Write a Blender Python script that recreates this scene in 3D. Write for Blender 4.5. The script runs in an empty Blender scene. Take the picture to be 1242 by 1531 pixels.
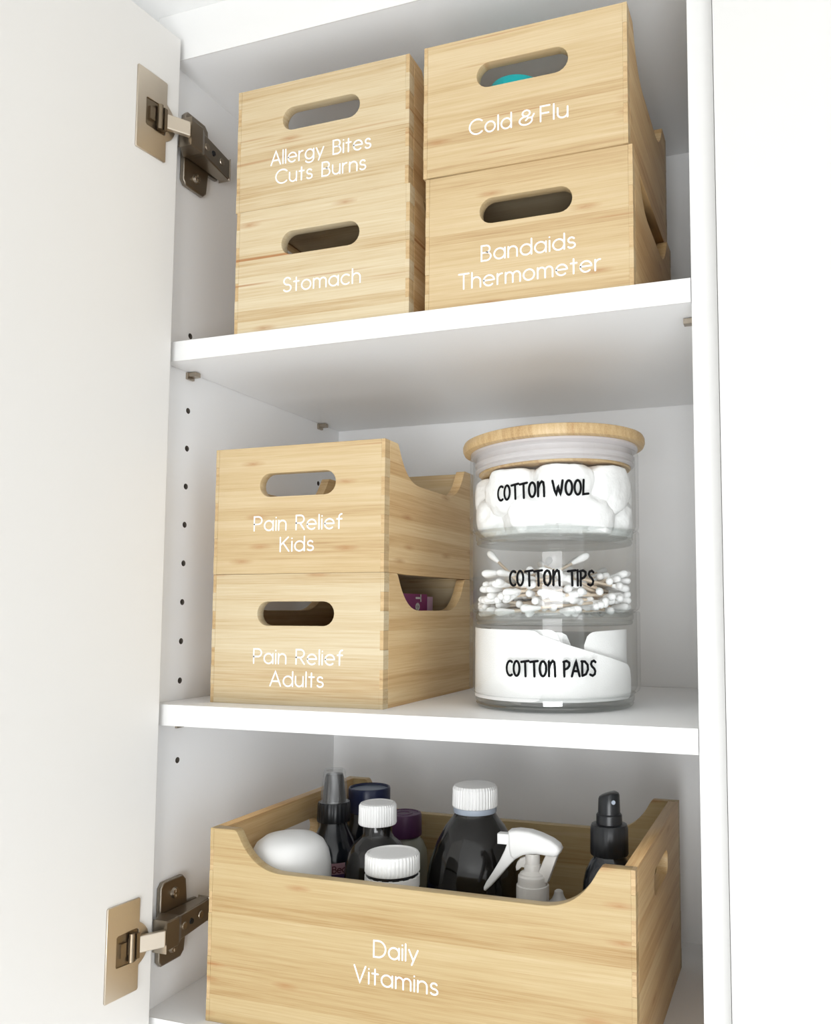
import bpy, bmesh, math, random
from mathutils import Vector, Matrix, noise
random.seed(7)
PI = math.pi
sc = bpy.context.scene
COL = sc.collection
# Numbers below are millimetres in the cabinet's own frame (x right, y into the cabinet, z up,
# origin on the inner left edge of the opening); P() turns them into metres in the room.
ZOFF = 2.0703
def P(x, y, z): return Vector((x * .001, y * .001, z * .001 + ZOFF))

# ------------------------------------------------------------------ camera
cam_d = bpy.data.cameras.new('camera'); cam = bpy.data.objects.new('camera', cam_d); COL.objects.link(cam)
cam_d.sensor_fit = 'HORIZONTAL'; cam_d.sensor_width = 36.0
cam_d.lens = 1273.917 / 1242 * 36.0
cam_d.shift_x = -126.5 / 1242; cam_d.shift_y = 44.8 / 1242
cam_d.clip_start = .02
YAW, PITCH, ROLL = 0.333666, 0.079696, 0.000992
def cam_matrix(yaw, pitch, roll):
    Rz = Matrix.Rotation(yaw, 3, 'Z')
    f = Vector((0, math.cos(pitch), math.sin(pitch))); r = Vector((1, 0, 0)); u = r.cross(f)
    R = Matrix((r, u, -f)).transposed()
    return Rz @ R @ Matrix.Rotation(roll, 3, 'Z')
cam.matrix_world = Matrix.Translation(P(477.848, -546.927, -166.255)) @ cam_matrix(YAW, PITCH, ROLL).to_4x4()
sc.camera = cam

# ------------------------------------------------------------------ world, lights, exposure
w = bpy.data.worlds.new('world'); sc.world = w; w.use_nodes = True
w.node_tree.nodes['Background'].inputs[0].default_value = (.75, .85, 1, 1)
w.node_tree.nodes['Background'].inputs[1].default_value = 1.0
def area(name, loc, target, sx, sy, power, color):
    d = bpy.data.lights.new(name, 'AREA'); d.shape = 'RECTANGLE'; d.size = sx; d.size_y = sy
    d.energy = power; d.color = color
    o = bpy.data.objects.new(name, d); COL.objects.link(o); o.location = loc
    o.rotation_euler = (Vector(target) - Vector(loc)).to_track_quat('-Z', 'Y').to_euler()
    return o
area('window_light', (.95, -2.6, 1.12), (.75, 0, 1.65), 1.35, 1.35, 66, (.965, .985, 1))
area('side_window_light', (2.45, -1.3, 1.5), (0, -1.3, 1.5), 1.1, 1.4, 5, (.92, .96, 1))
sc.view_settings.view_transform = 'Standard'; sc.view_settings.look = 'None'
sc.view_settings.gamma = 1.0; sc.view_settings.use_curve_mapping = False
sc.view_settings.exposure = -0.32
try:
    sc.cycles.transparent_max_bounces = 24; sc.cycles.max_bounces = 14; sc.cycles.diffuse_bounces = 8
    sc.cycles.sample_clamp_indirect = 6
except Exception: pass

# ------------------------------------------------------------------ materials
def lin(r, g, b):
    f = lambda c: (c / 255 / 12.92) if c / 255 <= .04045 else ((c / 255 + .055) / 1.055) ** 2.4
    return (f(r), f(g), f(b), 1)
def mat(name, color, rough=.5, metal=0, coat=0, trans=0, ior=1.45, spec=.5, bump=0, bscale=300, sss=0):
    m = bpy.data.materials.new(name); m.use_nodes = True; nt = m.node_tree
    b = nt.nodes['Principled BSDF']
    b.inputs['Base Color'].default_value = color; b.inputs['Roughness'].default_value = rough
    b.inputs['Metallic'].default_value = metal; b.inputs['Coat Weight'].default_value = coat
    b.inputs['Transmission Weight'].default_value = trans; b.inputs['IOR'].default_value = ior
    b.inputs['Specular IOR Level'].default_value = spec
    tc = nt.nodes.new('ShaderNodeTexCoord'); n = nt.nodes.new('ShaderNodeTexNoise')
    n.inputs['Scale'].default_value = bscale; n.inputs['Detail'].default_value = 4
    nt.links.new(tc.outputs['Object'], n.inputs['Vector'])
    bp = nt.nodes.new('ShaderNodeBump'); bp.inputs['Strength'].default_value = max(bump, .01); bp.inputs['Distance'].default_value = .0005
    nt.links.new(n.outputs['Fac'], bp.inputs['Height']); nt.links.new(bp.outputs[0], b.inputs['Normal'])
    if sss:
        b.inputs['Subsurface Weight'].default_value = sss; b.inputs['Subsurface Radius'].default_value = (.004, .004, .004)
    return m
M = {}
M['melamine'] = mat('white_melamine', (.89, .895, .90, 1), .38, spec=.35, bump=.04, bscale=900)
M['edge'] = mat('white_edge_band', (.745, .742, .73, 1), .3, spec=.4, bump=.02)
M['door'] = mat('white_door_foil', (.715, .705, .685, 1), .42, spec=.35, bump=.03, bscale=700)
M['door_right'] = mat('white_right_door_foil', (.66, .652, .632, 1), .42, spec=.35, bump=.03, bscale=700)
M['wall'] = mat('wall_paint', (.86, .86, .86, 1), .9, bump=.1, bscale=200)
M['ceil'] = mat('ceiling_paint', (.84, .84, .83, 1), .9, bump=.1, bscale=200)
M['floor'] = mat('floor_laminate', (.74, .73, .72, 1), .5, bump=.1, bscale=20)
M['hole'] = mat('drill_hole_shadow', (.12, .10, .08, 1), .9)
M['nickel'] = mat('nickel_plated_steel', lin(176, 165, 150), .28, metal=1, bump=.06, bscale=600)
M['nickel_satin'] = mat('satin_nickel_plate', lin(205, 194, 178), .38, metal=1, bump=.05, bscale=900)
M['steel_dark'] = mat('dark_hinge_steel', lin(158, 149, 136), .33, metal=1, bump=.05)
M['hollow'] = mat('hinge_cup_inside', lin(135, 122, 104), .35, metal=1)
M['vinyl_white'] = mat('white_vinyl_lettering', (.90, .90, .89, 1), .45)
M['vinyl_black'] = mat('black_vinyl_lettering', (.004, .004, .005, 1), .7, spec=.15)
M['plastic_white'] = mat('white_plastic', (.80, .80, .79, 1), .35, spec=.5)
M['plastic_milky'] = mat('milky_plastic', (.62, .60, .57, 1), .35, spec=.5)
M['black_plastic'] = mat('black_plastic', (.010, .011, .013, 1), .3, spec=.5)
M['amber'] = mat('dark_amber_glass', (.010, .009, .008, 1), .12, coat=.3)
M['dark_liquid'] = mat('dark_bottle', (.008, .010, .014, 1), .15, coat=.3)
M['navy'] = mat('navy_lid', lin(22, 32, 66), .35)
M['navy_top'] = mat('navy_lid_top', lin(78, 92, 112), .35)
M['purple'] = mat('purple_lid', lin(74, 38, 72), .45, bump=.3, bscale=200)
M['grey_bottle'] = mat('grey_green_bottle', lin(128, 128, 116), .2, coat=.2)
M['label_purple'] = mat('purple_label', lin(70, 46, 88), .5)
M['label_pink'] = mat('pink_label_band', lin(178, 140, 148), .5)
M['label_red'] = mat('dark_red_print', lin(96, 38, 44), .5)
M['label_blue'] = mat('blue_label', lin(52, 66, 122), .5)
M['turq'] = mat('turquoise_plastic', lin(22, 186, 190), .4)
M['carton'] = mat('magenta_purple_carton', lin(150, 62, 124), .5)
M['carton_pale'] = mat('pale_pink_carton_edge', lin(216, 180, 206), .5)
M['seal'] = mat('silicone_seal', (.55, .52, .52, 1), .35, spec=.4)
M['cotton'] = mat('cotton_wool', (.90, .90, .895, 1), 1.0, spec=.1, bump=.9, bscale=350)
M['pad'] = mat('cotton_pad', (.88, .88, .875, 1), 1.0, spec=.1, bump=.6, bscale=900)
M['paper_stick'] = mat('paper_stick', lin(222, 206, 186), .8)
M['blue_ring'] = mat('pale_grey_ring', lin(168, 178, 192), .4)

def thin_glass(name, tint=(.997, 1, .998, 1), extra=0.0):
    # clear glass wall: lets light straight through, mirrors by angle
    m = bpy.data.materials.new(name); m.use_nodes = True; nt = m.node_tree; nt.nodes.clear()
    out = nt.nodes.new('ShaderNodeOutputMaterial'); mx = nt.nodes.new('ShaderNodeMixShader')
    tr = nt.nodes.new('ShaderNodeBsdfTransparent'); gl = nt.nodes.new('ShaderNodeBsdfGlossy'); lw = nt.nodes.new('ShaderNodeLayerWeight'); lw.inputs[0].default_value = .5
    pw = nt.nodes.new('ShaderNodeMath'); pw.operation = 'POWER'; pw.inputs[1].default_value = 5
    fr = nt.nodes.new('ShaderNodeMath'); fr.operation = 'MULTIPLY_ADD'; fr.inputs[1].default_value = .6; fr.inputs[2].default_value = .035 + extra
    nt.links.new(lw.outputs['Facing'], pw.inputs[0]); nt.links.new(pw.outputs[0], fr.inputs[0])
    tr.inputs[0].default_value = tint; gl.inputs['Roughness'].default_value = .03
    nt.links.new(fr.outputs[0], mx.inputs[0]); nt.links.new(tr.outputs[0], mx.inputs[1]); nt.links.new(gl.outputs[0], mx.inputs[2])
    nt.links.new(mx.outputs[0], out.inputs[0])
    return m
M['glass'] = thin_glass('clear_glass_wall')
M['clear_plastic'] = thin_glass('clear_plastic_cap', (.95, .96, .96, 1), .12)
M['glass_base'] = thin_glass('thick_glass_base', (.97, .985, .98, 1), .16)

def bamboo(name, grain='x', strip=9.0, tones=None, dark=1.0):
    m = bpy.data.materials.new(name); m.use_nodes = True; nt = m.node_tree; N = nt.nodes; L = nt.links
    b = N['Principled BSDF']; b.inputs['Roughness'].default_value = .42; b.inputs['Specular IOR Level'].default_value = .35
    tc = N.new('ShaderNodeTexCoord'); sp = N.new('ShaderNodeSeparateXYZ'); L.new(tc.outputs['Object'], sp.inputs[0])
    oi = N.new('ShaderNodeObjectInfo'); so = N.new('ShaderNodeSeparateXYZ'); L.new(oi.outputs['Location'], so.inputs[0])
    def math_(op, a, b_=None, c=None):
        n = N.new('ShaderNodeMath'); n.operation = op
        for i, v in enumerate((a, b_, c)):
            if v is None: continue
            if isinstance(v, (int, float)): n.inputs[i].default_value = v
            else: L.new(v, n.inputs[i])
        return n.outputs[0]
    hsh = math_('ADD', math_('MULTIPLY', so.outputs[0], 7.31), math_('ADD', math_('MULTIPLY', so.outputs[1], 3.7), math_('MULTIPLY', so.outputs[2], 5.13)))
    if grain == 'x': U, Vv, W = sp.outputs[0], sp.outputs[2], sp.outputs[1]
    elif grain == 'y': U, Vv, W = sp.outputs[1], sp.outputs[2], sp.outputs[0]
    else: U, Vv, W = sp.outputs[1], sp.outputs[0], sp.outputs[2]      # 'lid'
    U = math_('ADD', U, hsh); Vo = math_('ADD', Vv, math_('MULTIPLY', hsh, .37))
    def comb(x, y, z):
        c = N.new('ShaderNodeCombineXYZ')
        for i, v in enumerate((x, y, z)):
            if isinstance(v, (int, float)): c.inputs[i].default_value = v
            else: L.new(v, c.inputs[i])
        return c.outputs[0]
    def nz(vec, detail=3, rough=.55):
        n = N.new('ShaderNodeTexNoise'); n.inputs['Scale'].default_value = 1; n.inputs['Detail'].default_value = detail; n.inputs['Roughness'].default_value = rough
        L.new(vec, n.inputs['Vector']); return n.outputs['Fac']
    # strips of slightly different tone, edges a little wavy
    sid = math_('FLOOR', math_('MULTIPLY', Vo, 1000.0 / strip))
    wn = N.new('ShaderNodeTexWhiteNoise'); wn.noise_dimensions = '3D'; L.new(comb(sid, hsh, hsh), wn.inputs['Vector'])
    big = nz(comb(math_('MULTIPLY', U, 5), math_('MULTIPLY', Vo, 45), W), 2)
    med = nz(comb(math_('MULTIPLY', U, 9), math_('MULTIPLY', Vo, 420), math_('MULTIPLY', W, 60)), 3)
    fine = nz(comb(math_('MULTIPLY', U, 26), math_('MULTIPLY', Vo, 1700), math_('MULTIPLY', W, 900)), 3, .6)
    t = math_('ADD', math_('MULTIPLY', wn.outputs['Value'], .30), math_('ADD', math_('MULTIPLY', big, .34), math_('ADD', math_('MULTIPLY', med, .62), math_('MULTIPLY', fine, .60))))
    r = N.new('ShaderNodeValToRGB'); L.new(math_('MULTIPLY', math_('SUBTRACT', t, .50), 1.15), r.inputs[0])
    tn = tones or [(0, (226, 204, 163)), (.28, (216, 188, 142)), (.55, (204, 171, 123)), (.8, (188, 150, 102)), (1, (162, 122, 78))]
    els = r.color_ramp.elements
    while len(els) < len(tn): els.new(.5)
    for e, (p, c) in zip(els, tn): e.position = p; e.color = lin(*[k * dark for k in c])
    # nodes of the cane: short brown smudges
    vo = N.new('ShaderNodeTexVoronoi'); vo.voronoi_dimensions = '2D'; vo.inputs['Scale'].default_value = 1
    L.new(comb(math_('MULTIPLY', U, 13), math_('MULTIPLY', Vo, 58), 0), vo.inputs['Vector'])
    sc_ = N.new('ShaderNodeSeparateColor'); L.new(vo.outputs['Color'], sc_.inputs[0])
    mask = math_('MULTIPLY', math_('MULTIPLY', math_('MAXIMUM', math_('SUBTRACT', .17, vo.outputs['Distance']), 0), 3.2), math_('GREATER_THAN', sc_.outputs[0], .74))
    mask = math_('MULTIPLY', mask, math_('ADD', .35, nz(comb(math_('MULTIPLY', U, 160), math_('MULTIPLY', Vo, 900), W), 2)))
    # thin dark fibre lines that come and go along the grain
    ln = nz(comb(math_('MULTIPLY', U, 4), math_('MULTIPLY', Vo, 300), hsh), 1, .4)
    gate = nz(comb(math_('MULTIPLY', U, 14), math_('MULTIPLY', Vo, 90), hsh), 1, .4)
    line = math_('MULTIPLY', math_('MAXIMUM', math_('SUBTRACT', ln, .66), 0), math_('MULTIPLY', math_('MAXIMUM', math_('SUBTRACT', gate, .45), 0), 26))
    mask = math_('MINIMUM', math_('ADD', math_('MULTIPLY', mask, 1.25), line), .85)
    mk = N.new('ShaderNodeMix'); mk.data_type = 'RGBA'; L.new(mask, mk.inputs[0]); L.new(r.outputs[0], mk.inputs[6]); mk.inputs[7].default_value = lin(160, 108, 62)
    L.new(mk.outputs[2], b.inputs['Base Color'])
    bp = N.new('ShaderNodeBump'); bp.inputs['Strength'].default_value = .12; bp.inputs['Distance'].default_value = .0004
    L.new(fine, bp.inputs['Height']); L.new(bp.outputs[0], b.inputs['Normal'])
    return m
M['bam_x'] = bamboo('bamboo_pale', 'x', 9, [(0, (213, 201, 173)), (.28, (206, 191, 160)), (.55, (197, 178, 143)), (.8, (182, 156, 116)), (1, (152, 120, 82))])
M['bam_mid'] = bamboo('bamboo_mid', 'x', 8, [(0, (210, 192, 158)), (.28, (202, 181, 144)), (.55, (193, 169, 128)), (.8, (178, 149, 108)), (1, (146, 112, 74))])
M['bam_deep'] = bamboo('bamboo_deep', 'x', 12, [(0, (198, 178, 140)), (.28, (189, 167, 125)), (.55, (180, 155, 111)), (.8, (165, 133, 87)), (1, (138, 103, 64))])
M['bam_y'] = bamboo('bamboo_grain_deep', 'y', 11)
M['bam_lid'] = bamboo('bamboo_lid_boards', 'lid', 24, [(0, (212, 190, 154)), (.28, (202, 177, 137)), (.55, (191, 163, 120)), (.8, (174, 143, 100)), (1, (140, 104, 64))])
M['bam_end'] = bamboo('bamboo_end_grain', 'y', 2.2, [(0, (206, 182, 142)), (.3, (199, 172, 130)), (.55, (190, 162, 120)), (.8, (176, 146, 104)), (1, (152, 120, 82))])

# ------------------------------------------------------------------ mesh helpers (local mm in, metres out)
def finish(name, bm, m, parent=None, loc=None, smooth=None, bevel=0, kind=None):
    if bevel:
        bmesh.ops.bevel(bm, geom=[e for e in bm.edges if e.is_manifold and e.calc_face_angle(0) > .6], offset=bevel, segments=2, profile=.5, affect='EDGES')
    bmesh.ops.scale(bm, vec=(.001,) * 3, verts=bm.verts)
    bmesh.ops.recalc_face_normals(bm, faces=bm.faces)
    me = bpy.data.meshes.new(name); bm.to_mesh(me); bm.free()
    return link(name, me, m, parent, loc, smooth, kind)
def link(name, me, m, parent=None, loc=None, smooth=None, kind=None):
    for q in (m if isinstance(m, (list, tuple)) else [m]): me.materials.append(q)
    if smooth is not None:
        for p in me.polygons: p.use_smooth = True
        me.set_sharp_from_angle(angle=math.radians(smooth))
    o = bpy.data.objects.new(name, me); COL.objects.link(o)
    if parent: o.parent = parent
    if loc is not None: o.location = loc
    if kind: o['kind'] = kind
    return o
def tag(o, label, cat, group=None):
    o['label'] = label; o['category'] = cat
    if group: o['group'] = group
    return o
def thing(name, label, cat, loc, rz=0, group=None):
    o = bpy.data.objects.new(name, None); o.empty_display_size = .02; COL.objects.link(o)
    o.location = P(*loc); o.rotation_euler = (0, 0, rz)
    return tag(o, label, cat, group)
def mm(x, y, z): return Vector((x, y, z)) * .001
def add_box(bm, x0, x1, y0, y1, z0, z1):
    vs = [bm.verts.new(v) for v in ((x0, y0, z0), (x1, y0, z0), (x1, y1, z0), (x0, y1, z0), (x0, y0, z1), (x1, y0, z1), (x1, y1, z1), (x0, y1, z1))]
    return [bm.faces.new([vs[i] for i in f]) for f in ((0, 3, 2, 1), (4, 5, 6, 7), (0, 1, 5, 4), (1, 2, 6, 5), (2, 3, 7, 6), (3, 0, 4, 7))]
def box(name, x0, x1, y0, y1, z0, z1, m, parent=None, bevel=0, kind=None, loc=None):
    bm = bmesh.new(); add_box(bm, x0, x1, y0, y1, z0, z1)
    return finish(name, bm, m, parent, loc, None, bevel, kind)
def lathe(name, prof, m, parent=None, seg=64, smooth=35, loc=None, ribs=0, rib_depth=.5, rib_range=None, close=True):
    bm = bmesh.new(); rings = []
    for r, z in prof:
        if r < 1e-6: rings.append([bm.verts.new((0, 0, z))]); continue
        ring = []
        for i in range(seg):
            rr = r
            if ribs and rib_range and rib_range[0] - .9 <= z <= rib_range[1] + .9: rr = r - (rib_depth if i % 4 < 2 else 0)
            a = 2 * PI * i / seg; ring.append(bm.verts.new((rr * math.cos(a), rr * math.sin(a), z)))
        rings.append(ring)
    for A, B in zip(rings, rings[1:]):
        for i in range(seg):
            j = (i + 1) % seg
            if len(A) == 1 and len(B) > 1: bm.faces.new((A[0], B[i], B[j]))
            elif len(B) == 1 and len(A) > 1: bm.faces.new((A[i], A[j], B[0]))
            elif len(A) > 1: bm.faces.new((A[i], A[j], B[j], B[i]))
    return finish(name, bm, m, parent, loc, smooth)
def prism_mesh(outline, holes, thick, bevel=.5):
    """outline in 2D mm -> mesh in the XY plane, z from 0 to thick, edges softly rounded"""
    cu = bpy.data.curves.new('c', 'CURVE'); cu.dimensions = '2D'; cu.fill_mode = 'BOTH'
    for pl in [outline] + list(holes):
        s = cu.splines.new('POLY'); s.points.add(len(pl) - 1); s.use_cyclic_u = True
        for p, (x, y) in zip(s.points, pl): p.co = (x, y, 0, 1)
    cu.extrude = thick / 2 - bevel; cu.bevel_depth = bevel; cu.bevel_resolution = 1; cu.offset = -bevel
    o = bpy.data.objects.new('c', cu); me = bpy.data.meshes.new_from_object(o)
    bpy.data.objects.remove(o); bpy.data.curves.remove(cu)
    bm = bmesh.new(); bm.from_mesh(me); bpy.data.meshes.remove(me)
    bmesh.ops.translate(bm, vec=(0, 0, thick / 2), verts=bm.verts)
    bmesh.ops.remove_doubles(bm, verts=bm.verts, dist=.001)
    return bm
def xform(bm, m3, t=(0, 0, 0)):
    bmesh.ops.transform(bm, matrix=Matrix.Translation(Vector(t)) @ m3.to_4x4(), verts=bm.verts); return bm
XZ = Matrix(((1, 0, 0), (0, 0, 1), (0, 1, 0)))    # (x,y,z)->(x, z, y): drawing in x/z, thickness into +y
YZ = Matrix(((0, 0, 1), (1, 0, 0), (0, 1, 0)))    # (x,y,z)->(z, x, y): drawing in y/z, thickness into +x
def slot(cx, cy, w_, h_, n=10):
    r = h_ / 2; pts = []
    for k in range(n + 1): a = -PI / 2 + PI * k / n; pts.append((cx + w_ / 2 - r + r * math.cos(a), cy + r * math.sin(a)))
    for k in range(n + 1): a = PI / 2 + PI * k / n; pts.append((cx - w_ / 2 + r + r * math.cos(a), cy + r * math.sin(a)))
    return pts
def bez(p0, p1, p2, p3, n=8):
    return [tuple((1 - t) ** 3 * a + 3 * (1 - t) ** 2 * t * b + 3 * (1 - t) * t * t * c + t ** 3 * d for a, b, c, d in zip(p0, p1, p2, p3)) for t in [i / n for i in range(n + 1)]]

# ------------------------------------------------------------------ lettering (own stroke alphabet)
def arc(cx, cy, rx, ry, a0, a1, n=14):
    return [(cx + rx * math.cos(math.radians(a0 + (a1 - a0) * i / n)), cy + ry * math.sin(math.radians(a0 + (a1 - a0) * i / n))) for i in range(n + 1)]
O_ = lambda: arc(.33, .34, .33, .345, 0, 360, 24)
GLY = {
 'A': (.76, [[(0, 0), (.38, 1), (.76, 0)], [(.14, .32), (.62, .32)]]),
 'B': (.58, [[(.3, .53), (0, .53)], [(0, 0), (0, 1), (.28, 1)] + arc(.28, .765, .235, .235, 90, -90) + [(.3, .53)] + arc(.3, .265, .28, .265, 90, -90) + [(0, 0)]]),
 'C': (.86, [arc(.5, .5, .5, .5, 46, 314, 24)]),
 'D': (.76, [[(0, 0), (0, 1), (.28, 1)] + arc(.28, .5, .48, .5, 90, -90, 20) + [(0, 0)]]),
 'F': (.52, [[(0, 0), (0, 1), (.5, 1)], [(0, .52), (.44, .52)]]),
 'K': (.62, [[(0, 0), (0, 1)], [(.56, 1), (0, .42)], [(.2, .62), (.62, 0)]]),
 'P': (.58, [[(0, 0), (0, 1), (.3, 1)] + arc(.3, .73, .28, .27, 90, -90) + [(0, .46)]]),
 'R': (.60, [[(0, 0), (0, 1), (.3, 1)] + arc(.3, .73, .28, .27, 90, -90) + [(0, .46)], [(.28, .46), (.6, 0)]]),
 'S': (.58, [arc(.29, .745, .25, .255, 30, 270) + arc(.29, .245, .28, .245, 90, -150)]),
 'T': (.64, [[(0, 1), (.64, 1)], [(.32, 1), (.32, 0)]]),
 'V': (.70, [[(0, 1), (.35, 0), (.70, 1)]]),
 'a': (.66, [O_(), [(.66, .68), (.66, 0)]]),
 'c': (.58, [arc(.33, .34, .33, .345, 48, 312, 18)]),
 'd': (.66, [O_(), [(.66, 1), (.66, 0)]]),
 'e': (.66, [[(.02, .36), (.655, .36)] + arc(.33, .34, .33, .345, 4, 312, 20)]),
 'f': (.36, [[(.15, 0), (.15, .78)] + arc(.35, .78, .2, .22, 180, 92, 8), [(0, .66), (.34, .66)]]),
 'g': (.66, [O_(), [(.66, .68), (.66, .0)] + arc(.33, -.02, .33, .26, 0, -150, 14)]),
 'h': (.54, [[(0, 0), (0, 1)], [(0, .38)] + arc(.27, .40, .27, .28, 180, 0) + [(.54, 0)]]),
 'i': (.0, [[(0, 0), (0, .68)], [(0, .90), (0, .905)]]),
 'l': (.0, [[(0, 0), (0, 1)]]),
 'm': (.90, [[(0, 0), (0, .68)], [(0, .42)] + arc(.225, .44, .225, .24, 180, 0) + [(.45, 0)], [(.45, .42)] + arc(.675, .44, .225, .24, 180, 0) + [(.90, 0)]]),
 'n': (.54, [[(0, 0), (0, .68)], [(0, .38)] + arc(.27, .40, .27, .28, 180, 0) + [(.54, 0)]]),
 'o': (.66, [O_()]),
 'r': (.30, [[(0, 0), (0, .68)], [(0, .38)] + arc(.27, .40, .27, .28, 180, 85, 8)]),
 's': (.42, [arc(.21, .51, .18, .17, 30, 270) + arc(.21, .17, .21, .17, 90, -150)]),
 't': (.36, [[(.17, 0), (.17, .93)], [(0, .66), (.36, .66)]]),
 'u': (.54, [[(0, .68), (0, .28)] + arc(.27, .28, .27, .28, 180, 360) + [(.54, .68)], [(.54, .3), (.54, 0)]]),
 'y': (.56, [[(0, .68), (.28, .04)], [(.56, .68), (.18, -.22)]]),
 '&': (.80, [arc(.36, .76, .2, .2, 0, 360, 20), arc(.34, .27, .34, .28, 75, 380, 24) + [(.78, .62)], [(.34, .28), (.46, .42), (.66, .42)]]),
}
HAND = {
 'C': (.42, [arc(.30, .5, .28, .48, 58, 300, 16)]), 'O': (.48, [arc(.25, .5, .22, .48, 95, 455, 22)]),
 'T': (.50, [[(0, .93), (.52, 1.0)], [(.27, .97), (.30, 0)]]), 'n': (.46, [[(.04, .98), (.05, .02)], [(.05, .55), (.16, .86), (.30, 1.0), (.40, .93), (.44, .6), (.46, 0)]]),
 'W': (.72, [[(0, 1), (.16, .3), (.26, .04), (.36, .55), (.40, .62), (.46, .3), (.54, .04), (.62, .5), (.68, 1)]]),
 'L': (.40, [[(.06, 1), (.02, .04), (.40, .08)]]), 'I': (.06, [[(.03, 1), (.04, 0)]]),
 'P': (.44, [[(.05, .95), (.06, 0)], [(0, .93), (.22, 1.0), (.40, .88), (.40, .68), (.28, .52), (.07, .44)]]),
 'S': (.42, [[(.40, .88), (.28, .98), (.12, .92), (.06, .76), (.14, .60), (.30, .46), (.38, .30), (.34, .10), (.18, .0), (.0, .08)]]),
 'A': (.54, [[(0, 0), (.16, .55), (.30, 1.0), (.40, .5), (.54, .0)], [(.10, .34), (.46, .32)]]),
 'D': (.50, [[(.05, .95), (.06, .02)], [(0, .96), (.24, .94), (.44, .72), (.46, .42), (.32, .12), (.06, .02)]]),
}
def text_strokes(s, table, gap, space):
    x = 0; out = []
    for ch in s:
        if ch == ' ': x += space; continue
        wd, st = table[ch]
        out += [[(px + x, py) for px, py in pl] for pl in st]
        x += wd + gap
    return out, x - gap
def ribbon(bm, pts, hw, f, nseg=6):
    """flat mitred stroke of half-width hw along pts with round ends; f maps 2D -> 3D"""
    p = [pts[0]]
    for q in pts[1:]:
        if math.hypot(q[0] - p[-1][0], q[1] - p[-1][1]) > 1e-5: p.append(q)
    if len(p) < 2: p.append((p[0][0] + 1e-3, p[0][1]))
    cyc = len(p) > 3 and math.hypot(p[0][0] - p[-1][0], p[0][1] - p[-1][1]) < 1e-4
    if cyc: p = p[:-1]
    n = len(p); L_, R_ = [], []
    def nrm(a, b):
        l = math.hypot(b[0] - a[0], b[1] - a[1]); return (-(b[1] - a[1]) / l, (b[0] - a[0]) / l)
    for i in range(n):
        n1 = nrm(p[i - 1], p[i]) if (cyc or i > 0) else None
        n2 = nrm(p[i], p[(i + 1) % n]) if (cyc or i < n - 1) else None
        n1 = n1 or n2; n2 = n2 or n1
        mx, my = n1[0] + n2[0], n1[1] + n2[1]; l = math.hypot(mx, my)
        if l < 1e-3: mx, my, l = n1[0], n1[1], 1
        mx, my = mx / l, my / l; k = min(1.9, 1 / max(.2, mx * n1[0] + my * n1[1])) * hw
        L_.append(bm.verts.new(f(p[i][0] + mx * k, p[i][1] + my * k))); R_.append(bm.verts.new(f(p[i][0] - mx * k, p[i][1] - my * k)))
    for i in range(n if cyc else n - 1):
        j = (i + 1) % n; bm.faces.new((L_[i], R_[i], R_[j], L_[j]))
    if not cyc:
        for (c, nx, vs, sg) in ((p[0], nrm(p[0], p[1]), (L_[0], R_[0]), 1), (p[-1], nrm(p[-2], p[-1]), (R_[-1], L_[-1]), -1)):
            a0 = math.atan2(nx[1] * sg, nx[0] * sg)
            mid = [bm.verts.new(f(c[0] + hw * math.cos(a0 + PI * k / nseg), c[1] + hw * math.sin(a0 + PI * k / nseg))) for k in range(1, nseg)]
            bm.faces.new([vs[0]] + mid + [vs[1]])
def lettering(lines, m, parent, plane, name='lettering', table=GLY, gap=.22, space=.55, hw=.62, cap=11.0):
    """lines: (text, x0, x1, baseline0, baseline1); plane maps (x,z) mm -> 3D mm local to parent"""
    for (s, x0, x1, z0, z1) in lines:
        st, wd = text_strokes(s, table, gap, space); k = (x1 - x0) / wd
        bm = bmesh.new()
        for si, pl in enumerate(st):
            q = [(x0 + x * k, z0 + (z1 - z0) * x / wd + y * cap) for x, y in pl]
            q2 = []
            for a, b in zip(q, q[1:]):
                n = max(1, int(math.hypot(b[0] - a[0], b[1] - a[1]) / 3.5))
                q2 += [(a[0] + (b[0] - a[0]) * i / n, a[1] + (b[1] - a[1]) * i / n) for i in range(n)]
            q2.append(q[-1]); ribbon(bm, q2, hw, lambda x, z: plane(x, z, .1 + .05 * (si % 3)))
        bmesh.ops.scale(bm, vec=(.001,) * 3, verts=bm.verts)
        me = bpy.data.meshes.new(name); bm.to_mesh(me); bm.free()
        link(name, me, m, parent)

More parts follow.
